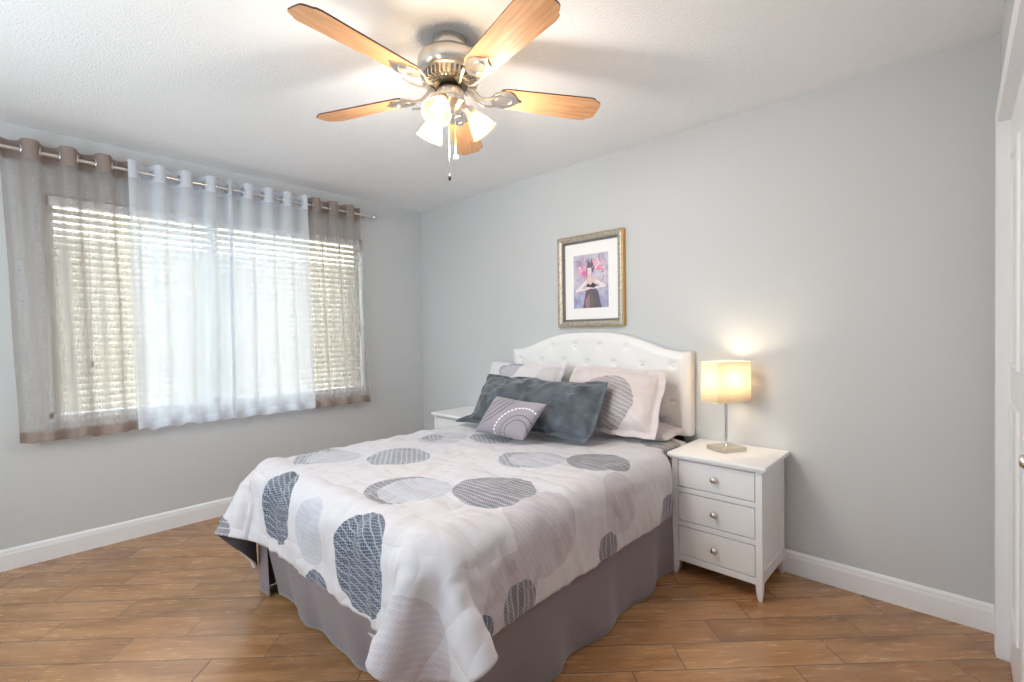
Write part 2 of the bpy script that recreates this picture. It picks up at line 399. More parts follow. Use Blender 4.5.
# ------------------------------------------------------------------ nightstands
def nightstand(x0, label):
    x1 = x0+.43; yf, yb = -.405, -.022; r = empty('nightstand', ((x0+x1)/2, (yf+yb)/2, 0), label, 'nightstand', 'white nightstands beside the bed')
    b = MB(); b.box(x0-.018, x1+.022, yf-.022, yb+.018, .611, .632); b.box(x0-.012, x1+.012, yf-.010, yb+.008, .600, .612)
    b.build('tabletop', M_white, r, bevel=.006, seg=3)
    b = MB(); b.box(x0+.010, x1-.010, yf+.022, yb-.004, .095, .600)
    b.build('carcass', M_white, r)
    b = MB()
    for z0, z1 in ((.075, .105), (.258, .283), (.432, .457), (.598, .603)): b.box(x0+.030, x1-.030, yf+.003, yf+.022, z0, z1)
    b.build('face_frame', M_white, r, bevel=.0015)
    b = MB()
    for xs in ((x0+.003, x0+.018), (x1-.018, x1-.003)):
        b.box(xs[0], xs[1], yf+.028, yb-.028, .075, .130); b.box(xs[0], xs[1], yf+.028, yb-.028, .555, .600)
    b.box(x0+.030, x1-.030, yb-.02, yb-.008, .08, .600)
    b.build('side_rails', M_white, r, bevel=.002)
    for sx in (0, 1):
        for sy in (0, 1):
            cx = x0 if sx == 0 else x1-.030; cy = yf if sy == 0 else yb-.030
            inx = 1 if sx == 0 else -1; iny = 1 if sy == 0 else -1
            b = MB(); rows = []
            for z, sh in ((.601, 0), (.07, 0), (.035, .003), (.012, .008), (0, .012)):
                # the two outer faces stay straight, the two inner ones taper
                ax0, ax1 = cx+(sh*.35), cx+.030-(sh*.35); ay0, ay1 = cy+sh*.35, cy+.030-sh*.35
                if inx == 1: ax1 -= sh*.6
                else: ax0 += sh*.6
                if iny == 1: ay1 -= sh*.6
                else: ay0 += sh*.6
                rows.append([(ax0, ay0, z), (ax1, ay0, z), (ax1, ay1, z), (ax0, ay1, z)])
            vs = [p for q in rows for p in q]; n = len(rows)
            b.add(vs, [(0, 1, 2, 3), tuple(range(4*n-4, 4*n))[::-1]]+[(4*i+k, 4*i+(k+1) % 4, 4*i+4+(k+1) % 4, 4*i+4+k) for i in range(n-1) for k in range(4)])
            b.build('leg', M_white, r, bevel=.002)
    for z0, z1 in ((.108, .255), (.286, .429), (.460, .595)):
        d = MB().box(x0+.0335, x1-.0335, yf+.004, yf+.021, z0+.0015, z1-.0015).build('drawer', M_white, r, bevel=.0015)
        MB().lathe([(.006, 0), (.006, .008), (.0135, .014), (.0155, .020), (.0125, .027), (.001, .030)], 20, align((0, -1, 0), ((x0+x1)/2, yf+.004, (z0+z1)/2))).build('knob', M_nickel, d, smooth=60)
    return r
nightstand(2.703, 'white three-drawer nightstand with the lit lamp, in front of the bare wall')
nightstand(.70, 'white nightstand mostly hidden behind the bed in the room corner')

# ------------------------------------------------------------------ table lamp
lx, ly, lz = 2.900, -.184, .632
lamp = empty('table_lamp', (lx, ly, lz), 'lit table lamp with rectangular cream shade on the nightstand', 'lamp')
la = math.atan2(.88, .48); LM = T(lx, ly, lz) @ rotz(la)
t = NT('lamp_base_metal'); t.setp(Base_Color=srgb(214, 205, 190), Metallic=.85, Roughness=.35); M_lbase = t.mat
MB().box(-.074, .074, -.062, .062, 0, .021, LM).build('base', M_lbase, lamp, bevel=.002)
MB().lathe([(.010, .021), (.010, .026), (.0075, .028), (.0075, .285), (.011, .287), (.011, .30)], 20, LM).build('pole', M_chrome, lamp, smooth=50)
t = NT('lamp_shade_cloth'); t.n.remove(t.b)
df = t.node('ShaderNodeBsdfDiffuse', {'Color': srgb(250, 244, 230)}); tl = t.node('ShaderNodeBsdfTranslucent', {'Color': srgb(255, 244, 224)})
ms = t.node('ShaderNodeMixShader', {0: .6, 1: df.outputs[0], 2: tl.outputs[0]}); t.l.new(ms.outputs[0], t.out.inputs[0])
def rrect(a, b_, r, n=5):
    out = []
    for cx, cy, s in ((a-r, b_-r, 0), (-a+r, b_-r, 1), (-a+r, -b_+r, 2), (a-r, -b_+r, 3)):
        for k in range(n+1): an = pi/2*(s+k/n); out.append((cx+r*cos(an), cy+r*sin(an)))
    return out
rr = rrect(.114, .062, .014); n = len(rr)
b = MB(); b.add([LM @ Vector((x*k, y*k, z)) for z, k in ((.255, 1), (.462, .985)) for x, y in rr], [(i, (i+1) % n, n+(i+1) % n, n+i) for i in range(n)])
sh = b.build('lamp_shade', t.mat, lamp, smooth=40); q = sh.modifiers.new('t', 'SOLIDIFY'); q.thickness = .0012
M_shtrim = simple('shade_trim', srgb(250, 240, 222), .8)
for z in (.256, .461): MB().tube([LM @ Vector((x*1.0 if z < .3 else x*.985, y if z < .3 else y*.985, z)) for x, y in rr+rr[:1]], .0016, 6).build('shade_trim', M_shtrim, sh)
t = NT('lamp_bulb_glow'); t.setp(Base_Color=(1, .9, .75, 1), Emission_Color=(1, .80, .56, 1), Emission_Strength=LAMP_W)
MB().lathe([(.011, .300), (.012, .350), (.014, .358), (.026, .385), (.029, .403), (.024, .424), (.012, .434), (.001, .437)], 20, LM).build('light_bulb', t.mat, lamp, smooth=True)
MB().tube([LM @ Vector((-.012, -.004, .262)), LM @ Vector((-.014, -.005, .205))], .0009, 6).build('pull_switch', M_chrome, lamp)
def point(name, loc, w, col, rad, parent):
    l = bpy.data.lights.new(name, 'POINT'); l.energy = w; l.color = col; l.shadow_soft_size = rad
    o = bpy.data.objects.new(name, l); COL.objects.link(o); o.parent = parent; o.matrix_parent_inverse = parent_world(parent).inverted(); o.location = loc; return o

# ------------------------------------------------------------------ framed picture
px0, px1, pz0, pz1 = 1.684, 2.215, 1.298, 1.930
pic = empty('framed_picture', ((px0+px1)/2, 0, pz0), 'gold framed print of a pink-haired figure above the headboard', 'picture')
t = NT('aged_gold_frame'); g = t.obj()
c = t.ramp(t.noise(g, 60, 4, .7), [(.3, srgb(140, 134, 124)), (.5, srgb(186, 178, 162)), (.7, srgb(206, 198, 182))])
t.setp(Base_Color=c, Metallic=.45, Roughness=.45); t.bump(t.noise(g, 120, 3), .3, .002); M_gold = t.mat
M_gold2 = simple('gold_side', srgb(205, 160, 92), .4, .5); M_fdark = simple('frame_silver_edge', srgb(128, 126, 122), .45, .5)
def frame_ring(x0, x1, z0, z1, prof, name, mat, parent):
    # prof: list of (inset, y)
    b = MB(); rings = []
    for d, y in prof: rings.append([(x0+d, y, z0+d), (x1-d, y, z0+d), (x1-d, y, z1-d), (x0+d, y, z1-d)])
    n = len(prof)
    b.add([p for q in rings for p in q], [(4*i+k, 4*i+(k+1) % 4, 4*((i+1) % n)+(k+1) % 4, 4*((i+1) % n)+k) for i in range(n) for k in range(4)])
    return b.build(name, mat, parent)
frame_ring(px0, px1, pz0, pz1, [(0, -.002), (0, -.034), (.004, -.036), (.006, -.002)], 'outer_edge', M_gold2, pic)
frame_ring(px0, px1, pz0, pz1, [(.004, -.003), (.004, -.036), (.009, -.040), (.013, -.036), (.020, -.038), (.034, -.031), (.040, -.024), (.040, -.003)], 'frame_moulding', M_gold, pic)
frame_ring(px0, px1, pz0, pz1, [(.038, -.003), (.038, -.026), (.043, -.028), (.048, -.020), (.052, -.014), (.052, -.003)], 'inner_lip', M_fdark, pic)
MB().box(px0+.045, px1-.045, -.010, -.006, pz0+.045, pz1-.045).build('mat_board', simple('mat_board', srgb(245, 243, 242), .8), pic)
ax0, ax1, az0, az1 = 1.808, 2.062, 1.448, 1.808
ax0, ax1, az0, az1 = px0+.125, px1-.125, pz0+.128, pz1-.135
t = NT('painted_background'); g = t.geo()
nb = t.noise(g, 13, 5, .65); na = t.noise(g, 6, 3, .5)
c = t.ramp(nb, [(.3, srgb(150, 140, 165)), (.45, srgb(190, 180, 200)), (.6, srgb(205, 200, 212)), (.75, srgb(225, 215, 225))])
zz = t.node('ShaderNodeSeparateXYZ', {'Vector': g}).outputs[2]
c2 = t.ramp(nb, [(.3, srgb(120, 125, 165)), (.6, srgb(175, 175, 205)), (.8, srgb(215, 195, 210))])
fz = t.math('MINIMUM', 1.0, t.math('MAXIMUM', 0.0, t.math('MULTIPLY', t.math('SUBTRACT', 1.60, zz), 7.0)))
t.setp(Base_Color=t.mix(fz, c, c2), Roughness=.6)
art = MB().box(ax0, ax1, -.0115, -.0095, az0, az1).build('art_print', t.mat, pic)
aw, ah = ax1-ax0, az1-az0
def shape(pts, col, lift, name='painted_shape'):
    mt = simple(name, col, .6)
    M = Matrix(((1, 0, 0, ax0), (0, 0, -1, -.0115-lift), (0, 1, 0, az0), (0, 0, 0, 1)))
    MB().prism([(x*aw, z*ah) for x, z in pts], M, .0004).build(name, mt, art)
def blob(cx, cz, rx, rz, n=16, a0=0, j=.0, sd=0):
    return [(cx+rx*cos(2*pi*k/n+a0)*(1+j*sin(3*k+sd)), cz+rz*sin(2*pi*k/n+a0)*(1+j*cos(2.3*k+sd))) for k in range(n)]
shape(blob(.26, .70, .15, .10, 16, 0, .25, 1), srgb(224, 170, 194), .0002, 'pink_plume')
shape(blob(.70, .80, .18, .10, 16, 0, .25, 4), srgb(228, 180, 196), .0003, 'pink_plume')
shape(blob(.34, .64, .09, .06, 14, 0, .3, 2), srgb(212, 120, 162), .0005, 'magenta_plume')
shape(blob(.76, .73, .10, .05, 14, 0, .3, 3), srgb(222, 140, 168), .0006, 'pink_plume')
shape([(.40, .78), (.44, .90), (.50, .82), (.54, .92), (.58, .82), (.62, .76), (.58, .66), (.44, .62), (.38, .68)], srgb(120, 100, 120), .0008, 'headdress')
shape([(.28, .0), (.34, .22), (.38, .36), (.58, .40), (.72, .30), (.80, .05), (.82, 0)], srgb(104, 92, 112), .0008, 'dark_gown')
shape([(.46, .0), (.42, .18), (.52, .30), (.62, .12), (.58, 0)], srgb(110, 108, 88), .0011, 'gown_fold')
shape([(.36, .0), (.34, .14), (.46, .27), (.48, .1), (.46, 0)], srgb(160, 122, 138), .0012, 'gown_fold')
shape([(.36, .52), (.42, .555), (.44, .62), (.52, .62), (.53, .555), (.64, .53), (.70, .48), (.60, .36), (.38, .34), (.34, .44)], srgb(225, 200, 198), .0013, 'torso')
shape([(.36, .52), (.30, .48), (.05, .33), (.06, .30), (.46, .345), (.46, .37), (.24, .36), (.38, .46)], srgb(236, 222, 224), .0016, 'arm')
shape([(.66, .53), (.72, .50), (.95, .40), (.92, .37), (.56, .35), (.55, .375), (.78, .395), (.64, .47)], srgb(236, 220, 222), .0016, 'arm')
shape([(.36, .40), (.44, .46), (.50, .42), (.57, .47), (.68, .41), (.60, .365), (.48, .385)], srgb(70, 60, 72), .0019, 'bodice')
shape(blob(.475, .68, .062, .068), srgb(236, 220, 226), .0019, 'face')
shape(blob(.455, .69, .010, .006, 8), srgb(60, 45, 60), .0023, 'eye'); shape(blob(.500, .69, .010, .006, 8), srgb(60, 45, 60), .0023, 'eye')
shape(blob(.478, .648, .014, .006, 8), srgb(180, 60, 90), .0023, 'mouth')

rs = random.Random(5)
for k in range(16):
    cx, cz = rs.uniform(.12, .9), rs.uniform(.55, .93); 
    if abs(cx-.475) < .12 and cz < .8: continue
    a0 = rs.uniform(0, 6.28); R_ = rs.uniform(.07, .13); w_ = rs.uniform(.012, .028)
    arcp = [(cx+(R_+w_)*cos(a0+q*.35), cz+(R_+w_)*.7*sin(a0+q*.35)) for q in range(7)]+[(cx+R_*cos(a0+q*.35), cz+R_*.7*sin(a0+q*.35)) for q in range(6, -1, -1)]
    if min(p[0] for p in arcp) < .02 or max(p[0] for p in arcp) > .98 or max(p[1] for p in arcp) > .98: continue
    shape(arcp, rs.choice([srgb(214, 130, 166), srgb(236, 196, 210), srgb(150, 140, 160), srgb(120, 110, 125), srgb(236, 226, 236)]), .0007+.00001*k, 'plume_curl')

# ------------------------------------------------------------------ ceiling fan
fc = Vector((2.29, -1.512, 0)); FM = T(*fc)
fan = empty('ceiling_fan', (fc.x, fc.y, H), 'brushed nickel ceiling fan with five maple blades and lit glass shades', 'ceiling fan')
MB().lathe([(.066, 2.44), (.068, 2.43), (.066, 2.400), (.058, 2.388), (.030, 2.380), (.030, 2.372)], 40, FM).build('canopy', M_nickel, fan, smooth=40)
MB().lathe([(.028, 2.385), (.095, 2.380), (.118, 2.370), (.130, 2.352), (.131, 2.318), (.122, 2.298), (.112, 2.290)], 48, FM).build('motor_housing', M_nickel, fan, smooth=40)
b = MB().lathe([(.112, 2.292), (.104, 2.284), (.084, 2.264), (.060, 2.256)], 48, FM)
b.build('vent_ring', simple('vent_shadow_metal', srgb(120, 112, 104), .4, .9), fan, smooth=40)
b = MB()
for k in range(36):
    a = 2*pi*k/36; Mk = FM @ rotz(a)
    b.add([Mk @ Vector(p) for p in ((.112, -.004, 2.288), (.112, .004, 2.288), (.085, .0028, 2.260), (.085, -.0028, 2.260), (.110, -.004, 2.296), (.110, .004, 2.296))],
          [(0, 3, 2, 1), (0, 1, 5, 4)])
    b.box(.080, .111, -.003, .003, 2.262, 2.286, Mk @ T(0, 0, 0))
b.build('vent_fins', M_nickel, fan)
MB().lathe([(.046, 2.262), (.046, 2.238), (.052, 2.236)], 32, FM).build('flywheel_neck', M_dark, fan, smooth=40)
t = NT('maple_blade'); mp = t.node('ShaderNodeMapping', {'Vector': t.uv(), 'Scale': (2, 22, 1)})
c = t.ramp(t.noise(mp.outputs[0], 3, 6, .6), [(.3, srgb(186, 132, 88)), (.55, srgb(208, 156, 110)), (.75, srgb(220, 172, 126))])
t.setp(Base_Color=c, Roughness=.38); M_blade = t.mat; M_bedge = simple('blade_edge', srgb(92, 60, 44), .5)
BZ, BR, PH = 2.234, .648, 2.285
for k in range(5):
    a = PH+k*2*pi/5; Bk = FM @ rotz(a) @ T(0, 0, BZ) @ Matrix.Rotation(radians(-12), 4, 'X')
    out = [(.205, -.048), (.225, -.056), (.595, -.071), (.612, -.067), (.620, -.057), (.632, -.052), (.643, -.044), (BR, -.034), (BR+.001, 0), (BR, .034), (.643, .044), (.632, .052), (.620, .057), (.612, .067), (.595, .071), (.225, .056), (.205, .048), (.198, 0)]
    n = len(out); b = MB(); th = .006
    o0 = b.add([Bk @ Vector((x, y, z)) for z in (-th/2, th/2) for x, y in out], [tuple(range(n))[::-1], tuple(range(n, 2*n))])
    b.add([], [])
    fs = [(i, (i+1) % n, n+(i+1) % n, n+i) for i in range(n)]; b.f += fs; b.mi += [1]*n
    for i, (x, y) in enumerate(out): b.uv[i] = (x+k, y); b.uv[n+i] = (x+k, y)
    bo = b.build('blade', [M_blade, M_bedge], fan)
    # swooping bracket under the blade
    A = FM @ rotz(a)
    b = MB()
    for s_ in (-1, 1):
        b.tube([A @ Vector(p) for p in ((.070, .012*s_, 2.256), (.095, .016*s_, 2.238), (.120, .022*s_, 2.214), (.145, .030*s_, 2.208), (.172, .040*s_, 2.214), (.205, .046*s_, 2.222))], [.007, .007, .006, .0055, .0055, .005], 8)
    plate = []
    for (x, y) in ((.165, 0), (.178, .030), (.205, .046), (.235, .050), (.262, .036), (.278, .014), (.300, 0), (.278, -.014), (.262, -.036), (.235, -.050), (.205, -.046), (.178, -.030)): plate.append((x, y))
    b.prism(plate, Bk @ T(0, 0, -.0085), .0055)
    b.torus(.026, .0035, Bk @ T(.225, 0, -.010) @ Matrix.Diagonal((1.35, .9, 1, 1)), 28, 6)
    b.build('blade_bracket', M_nickel, fan, smooth=40)
MB().lathe([(.052, 2.238), (.055, 2.230), (.055, 2.205), (.060, 2.200), (.060, 2.186), (.046, 2.172), (.030, 2.160), (.012, 2.150), (.002, 2.146)], 36, FM).build('switch_housing', M_nickel, fan, smooth=40)
t = NT('frosted_glass_shade'); t.n.remove(t.b)
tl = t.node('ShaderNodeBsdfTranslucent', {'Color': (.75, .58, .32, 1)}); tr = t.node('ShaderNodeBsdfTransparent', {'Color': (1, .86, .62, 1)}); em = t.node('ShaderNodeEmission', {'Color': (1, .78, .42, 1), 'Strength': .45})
gl = t.node('ShaderNodeBsdfGlossy', {'Roughness': .1})
m1 = t.node('ShaderNodeMixShader', {0: .45, 1: tl.outputs[0], 2: tr.outputs[0]}); m2 = t.node('ShaderNodeMixShader', {0: .06, 1: m1.outputs[0], 2: gl.outputs[0]})
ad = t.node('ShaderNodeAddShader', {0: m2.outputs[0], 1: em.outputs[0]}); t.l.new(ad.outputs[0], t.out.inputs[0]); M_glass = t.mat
t = NT('fan_bulb_glow'); t.setp(Base_Color=(1, 1, 1, 1), Emission_Color=(1, .90, .72, 1), Emission_Strength=5.0); M_bulb = t.mat
for deg in (-62, 60, 180):
    a = radians(deg); A = FM @ rotz(a)
    d = Vector((sin(radians(38)), 0, -cos(radians(38))))
    b = MB().tube([A @ Vector(p) for p in ((.030, 0, 2.185), (.058, 0, 2.186), (.072, 0, 2.178), (.080, 0, 2.165))], .008, 10)
    L = A @ align(d, (.076, 0, 2.172))
    b.lathe([(.010, -.012), (.020, -.006), (.022, .020), (.024, .022)], 24, L)
    b.build('lamp_arm', M_nickel, fan, smooth=40)
    b = MB().lathe([(.023, .014), (.026, .026), (.034, .045), (.043, .066), (.048, .084), (.052, .100), (.057, .108)], 32, L, False, False)
    g = b.build('glass_shade', M_glass, fan, smooth=True, rec=False); q = g.modifiers.new('t', 'SOLIDIFY'); q.thickness = .0025
    MB().lathe([(.012, .020), (.013, .032), (.024, .056), (.028, .072), (.024, .088), (.012, .098), (.001, .100)], 20, L).build('light_bulb', M_bulb, g, smooth=True)
    point('fan_light', L @ Vector((0, 0, .125)), FAN_W, (1, .94, .87), .05, fan)
for dx, dy, zb, fob in ((.012, .013, 1.972, 0), (-.004, -.006, 1.90, 1)):
    p = fc+Vector((dx, dy, 0))
    c = MB().tube([(p.x, p.y, 2.16), (p.x, p.y, zb)], .0013 if not fob else .0009, 6).build('pull_chain', M_chrome, fan)
    if fob: MB().lathe([(.001, .016), (.004, .012), (.0065, 0), (.0055, -.010), (.001, -.014)], 14, T(p.x, p.y, zb-.01)).build('chain_fob', M_dark, c, smooth=True)
    else: MB().lathe([(.001, .012), (.008, .008), (.011, 0), (.008, -.008), (.001, -.011)], 16, T(p.x, p.y, zb)).build('chain_ball', simple('white_ball', srgb(245, 243, 240), .4), c, smooth=True)

# ------------------------------------------------------------------ bed
BX0, BX1, BYF, BTOP = 1.275, 2.685, -1.925, .615
t = NT('white_leatherette'); t.setp(Base_Color=srgb(236, 235, 235), Roughness=.42); t.bump(t.noise(t.obj(), 90, 3), .08, .002); M_leather = t.mat
bed = empty('bed', ((BX0+BX1)/2, -1.0, 0), 'bed with arched white button-tufted headboard against the grey wall', 'bed')
hx0, hx1, hxc = 1.264, 2.662, 1.963
tufts = [(hxc+.20*(i-1.5), 1.168) for i in range(4)]+[(hxc+.20*(i-2.5), 1.056) for i in range(6)]+[(hxc+.20*(i-1.5+0), .94) for i in range(-1, 5)]
tufts = [(hxc+.2*(i+.5), 1.168) for i in range(-2, 2)]
for r_, z_ in enumerate((1.056, .944, .832, .72)):
    for i in range(-3, 4):
        x_ = hxc+.2*(i+(0 if r_ % 2 == 0 else .5))
        if hx0+.08 < x_ < hx1-.08: tufts.append((x_, z_))
HB0 = .650
def htop(x):
    d = abs(x-hxc); c = (hx1-hx0)/2
    if d > c-.04: return 1.137
    return 1.137+.119*(.5+.5*cos(pi*min(1, d/(c-.04))**1.5))
def hfront(u, v):
    x = hx0+(hx1-hx0)*u; zt = htop(x); z = HB0+(zt-HB0)*v
    e = min(x-hx0, hx1-x, zt-z+.002)
    puff = .030*min(1, max(0, e)/.045)**.5
    dip = 0
    for tx, tz in tufts:
        r_ = (x-tx)**2+(z-tz)**2
        if r_ < .02: dip += .010*math.exp(-r_/.0004)+.006*math.exp(-r_/.004)
    # diagonal pleats between neighbouring buttons
    gx = (x-hxc)/.2; gz = (z-1.168)/.112
    for q in (gx+gz/2-.5, gx-gz/2-.5):
        f_ = abs(q-round(q))
        if e > .05: dip += .0006*math.exp(-(f_/.06)**2)
    return Vector((x, -.058-puff+dip, z))
b = MB(); b.grid(hfront, 170, 90)
NU = 170
def hside(u, v):
    x = hx0+(hx1-hx0)*u; return Vector((x, -.058+.052*v, htop(x)))
b.grid(hside, NU, 1)
b.grid(lambda u, v: Vector((hx0+(hx1-hx0)*u, -.006, HB0+(htop(hx0+(hx1-hx0)*u)-HB0)*v)), NU, 1)
b.grid(lambda u, v: Vector((hx0, -.058+.052*u, HB0+(htop(hx0)-HB0)*v)), 1, 90); b.grid(lambda u, v: Vector((hx1, -.058+.052*u, HB0+(htop(hx1)-HB0)*v)), 1, 90)
b.grid(lambda u, v: Vector((hx0+(hx1-hx0)*u, -.058+.052*v, HB0)), NU, 1)
hb = b.build('headboard', M_leather, bed, smooth=55, weld=True)
for tx, tz in tufts:
    p = hfront((tx-hx0)/(hx1-hx0), (tz-HB0)/(htop(tx)-HB0))
    MB().lathe([(.011, -.002), (.011, .003), (.008, .006), (.001, .007)], 14, align((0, -1, 0), p)).build('tuft_button', M_leather, hb, smooth=True)
for x in (hx0+.06, hx1-.11): MB().box(x, x+.05, -.045, -.018, 0, .66).build('headboard_post', M_dark, bed, bevel=.002)
b = MB(); b.box(BX0+.02, BX1-.02, BYF+.03, -.10, .17, .34); b.build('box_base', simple('box_base_cloth', srgb(200, 198, 200), .9), bed, bevel=.02)
for x in (BX0+.10, BX1-.14):
    for y in (BYF+.12, -.30): MB().box(x, x+.04, y, y+.04, 0, .18).build('leg', M_dark, bed, bevel=.003)
M_matt = simple('mattress_ticking', srgb(225, 224, 226), .9)
mat_o = MB().box(BX0+.012, BX1-.012, BYF+.015, -.095, .341, BTOP).build('mattress', M_matt, bevel=.045, seg=4)
tag(mat_o, 'mattress under the circle-print comforter on the bed', 'mattress')

# bed skirt: three hanging sides with split corners
t = NT('grey_skirt_cloth'); t.setp(Base_Color=srgb(128, 118, 126), Roughness=.75); t.b.inputs['Sheen Weight'].default_value = .3
t.bump(t.noise(t.obj(), 500, 2), .1, .001); M_skirt = t.mat
b = MB()
def skirt_pt(s_, z, axis, side):
    k = (1-z/.36); p = Vector((s_*3.1, 0, side*5))
    off = k*(.036*noise.noise(Vector((s_*3.3, z*1.2, side*7.1)))+.014*sin(s_*17+side+1.5*z+2*noise.noise(Vector((s_*2, 1, 1))))+.014*noise.noise(Vector((s_*9, z*2, side*3.3))))+.012*k+.004
    return off
def s_right(u, v):
    y = -.10+(BYF+.10)*u; z = .345*(1-v)+.004; return Vector((BX1+.004+skirt_pt(y, z, 0, 1)*min(1, .15+(y-BYF)/.25), y, z))
def s_left(u, v):
    y = -.10+(BYF+.10)*u; z = .345*(1-v)+.004; return Vector((BX0-.004-skirt_pt(y, z, 0, 2)*min(1, (y-BYF)/.3), y, z))
def s_foot(u, v):
    x = BX0+.085+(BX1-BX0-.085)*u; z = .345*(1-v)+.004+.022*v*math.exp(-((x-1.48)/.10)**2)
    return Vector((x, BYF-.008+.080*v-skirt_pt(x, z, 1, 3)*1.1-.015*v*max(0, sin((x-1.35)*7)), z))
def s_tab(u, v):
    x = BX0-.006+.105*u; z = .345*(1-v)+.004; return Vector((x, BYF-.004+.012*v*u, z))
b.grid(s_right, 150, 14); b.grid(s_left, 150, 14); b.grid(s_foot, 120, 14); b.grid(s_tab, 6, 14)
b.grid(lambda u, v: Vector((BX0+(BX1-BX0)*u, BYF+(-.10-BYF)*v, .3405)), 8, 8)
sk = b.build('bed_skirt', M_skirt, smooth=True); q = sk.modifiers.new('t', 'SOLIDIFY'); q.thickness = .002
tag(sk, 'mauve-grey fabric bed skirt hanging to the floor under the comforter', 'bed skirt')

# ------------------------------------------------------------------ printed cloth materials
def scribble(t, vec, dark, light, cell, w, twist):
    nz = t.node('ShaderNodeTexNoise', {'Vector': vec, 'Scale': 14.0, 'Detail': 2.0})
    wv = t.node('ShaderNodeVectorMath', {0: vec, 1: t.node('ShaderNodeVectorMath', {0: nz.outputs['Color'], 'Scale': .014}, operation='SCALE').outputs[0]}, operation='ADD').outputs[0]
    ms_ = None
    for an, sp in ((twist, .8), (twist+1.4, .9), (twist+.75, 2.6)):
        sx = t.node('ShaderNodeSeparateXYZ', {'Vector': wv})
        q = t.math('ADD', t.math('MULTIPLY', sx.outputs[0], cos(an)/(cell*sp)), t.math('MULTIPLY', sx.outputs[1], sin(an)/(cell*sp)))
        f_ = t.math('FRACT', q); l_ = t.math('LESS_THAN', f_, t.math('MULTIPLY', t.math('ADD', .35, t.math('MULTIPLY', nz.outputs[0], 1.3)), w))
        ms_ = l_ if ms_ is None else t.math('MAXIMUM', ms_, l_)
    return t.mix(ms_, dark, light)
def print_cloth(name, base, circles, cell=.0095, scale=1.0, rough=.8, bump=(260, .15, .001)):
    t = NT(name); uv = t.uv()
    if scale != 1.0: uv = t.node('ShaderNodeVectorMath', {0: uv, 'Scale': scale}, operation='SCALE').outputs[0]
    wn = t.noise(uv, 5, 4, .6)
    kinds = {
        'navy': scribble(t, uv, srgb(48, 54, 66), srgb(150, 157, 174), cell, .19, .4),
        'dark': scribble(t, uv, srgb(76, 75, 84), srgb(176, 174, 182), cell, .22, .9),
        'mid': scribble(t, uv, srgb(104, 107, 118), srgb(180, 182, 192), cell, .26, .2),
        'sham': scribble(t, uv, srgb(128, 120, 124), srgb(196, 188, 190), cell, .30, .5),
        'pale': scribble(t, uv, srgb(168, 168, 180), srgb(188, 188, 198), cell*.8, .4, .7),
        'lilac': scribble(t, uv, srgb(178, 170, 178), srgb(193, 187, 194), cell*.8, .4, 1.4),
        'cream': scribble(t, uv, srgb(198, 192, 196), srgb(206, 201, 205), cell, .5, 1.1)}
    c = t.mix(wn, base, base)
    for x, y, r_, kd in circles:
        dv = t.node('ShaderNodeVectorMath', {0: uv, 1: (x, y, 0)}, operation='SUBTRACT').outputs[0]
        ln = t.node('ShaderNodeVectorMath', {0: dv}, operation='LENGTH').outputs['Value']
        ln = t.math('ADD', ln, t.math('MULTIPLY', t.noise(uv, 30, 2), .006))
        c = t.mix(t.math('LESS_THAN', ln, r_+.003), c, kinds[kd])
    t.setp(Base_Color=c, Roughness=rough); t.b.inputs['Sheen Weight'].default_value = .25
    mp = t.node('ShaderNodeMapping', {'Vector': uv, 'Scale': (6.0, 3.0, 1)}); r1 = t.noise(mp.outputs[0], 1.0, 1, .4)
    mp = t.node('ShaderNodeMapping', {'Vector': uv, 'Scale': (2.5, 8.0, 1), 'Rotation': (0, 0, .5)}); r2 = t.noise(mp.outputs[0], 1.0, 1, .4)
    rd = lambda q: t.math('POWER', t.math('ABSOLUTE', t.math('SUBTRACT', q, .5)), .7)
    h = t.math('ADD', t.math('ADD', rd(r1), rd(r2)), t.math('MULTIPLY', t.noise(uv, bump[0], 2), .008))
    t.bump(h, .38, .05)
    return t.mat
BASE = srgb(205, 202, 208)
circles = [(1.97, -1.52, .15, 'cream'), (1.95, -1.20, .13, 'cream'), (2.74, -1.46, .17, 'lilac'), (2.50, -1.80, .16, 'cream'), (1.97, -.70, .14, 'cream'), (2.40, -.60, .12, 'cream'),
           (1.46, -1.67, .145, 'mid'), (1.50, -1.64, .128, 'pale'), (1.74, -1.42, .155, 'mid'), (2.19, -1.69, .158, 'dark'), (2.225, -1.665, .146, 'pale'),
           (2.46, -1.46, .165, 'dark'), (2.265, -1.03, .150, 'mid'), (2.295, -1.005, .138, 'pale'), (2.535, -.845, .150, 'dark'), (1.571, -1.01, .15, 'pale'),
           (1.50, -1.03, .07, 'mid'), (1.78, -.80, .14, 'mid'), (1.655, -2.035, .150, 'navy'), (2.345, -2.06, .165, 'navy'), (1.98, -2.05, .12, 'pale'), (2.03, -2.28, .10, 'navy'),
           (2.76, -2.20, .185, 'lilac'), (2.89, -1.66, .13, 'lilac'), (2.945, -1.62, .08, 'dark'), (2.955, -1.80, .05, 'navy'), (2.945, -1.07, .065, 'dark'), (2.79, -.97, .125, 'lilac'),
           (2.96, -.50, .10, 'dark'), (2.64, -1.18, .10, 'cream'), (1.26, -2.22, .06, 'dark'), (1.12, -1.40, .14, 'pale'), (1.30, -1.90, .14, 'cream'), (2.62, -.33, .12, 'dark')]
M_comf = print_cloth('circle_print_cotton', BASE, circles)
M_back = simple('charcoal_lining', srgb(82, 78, 84), .85)

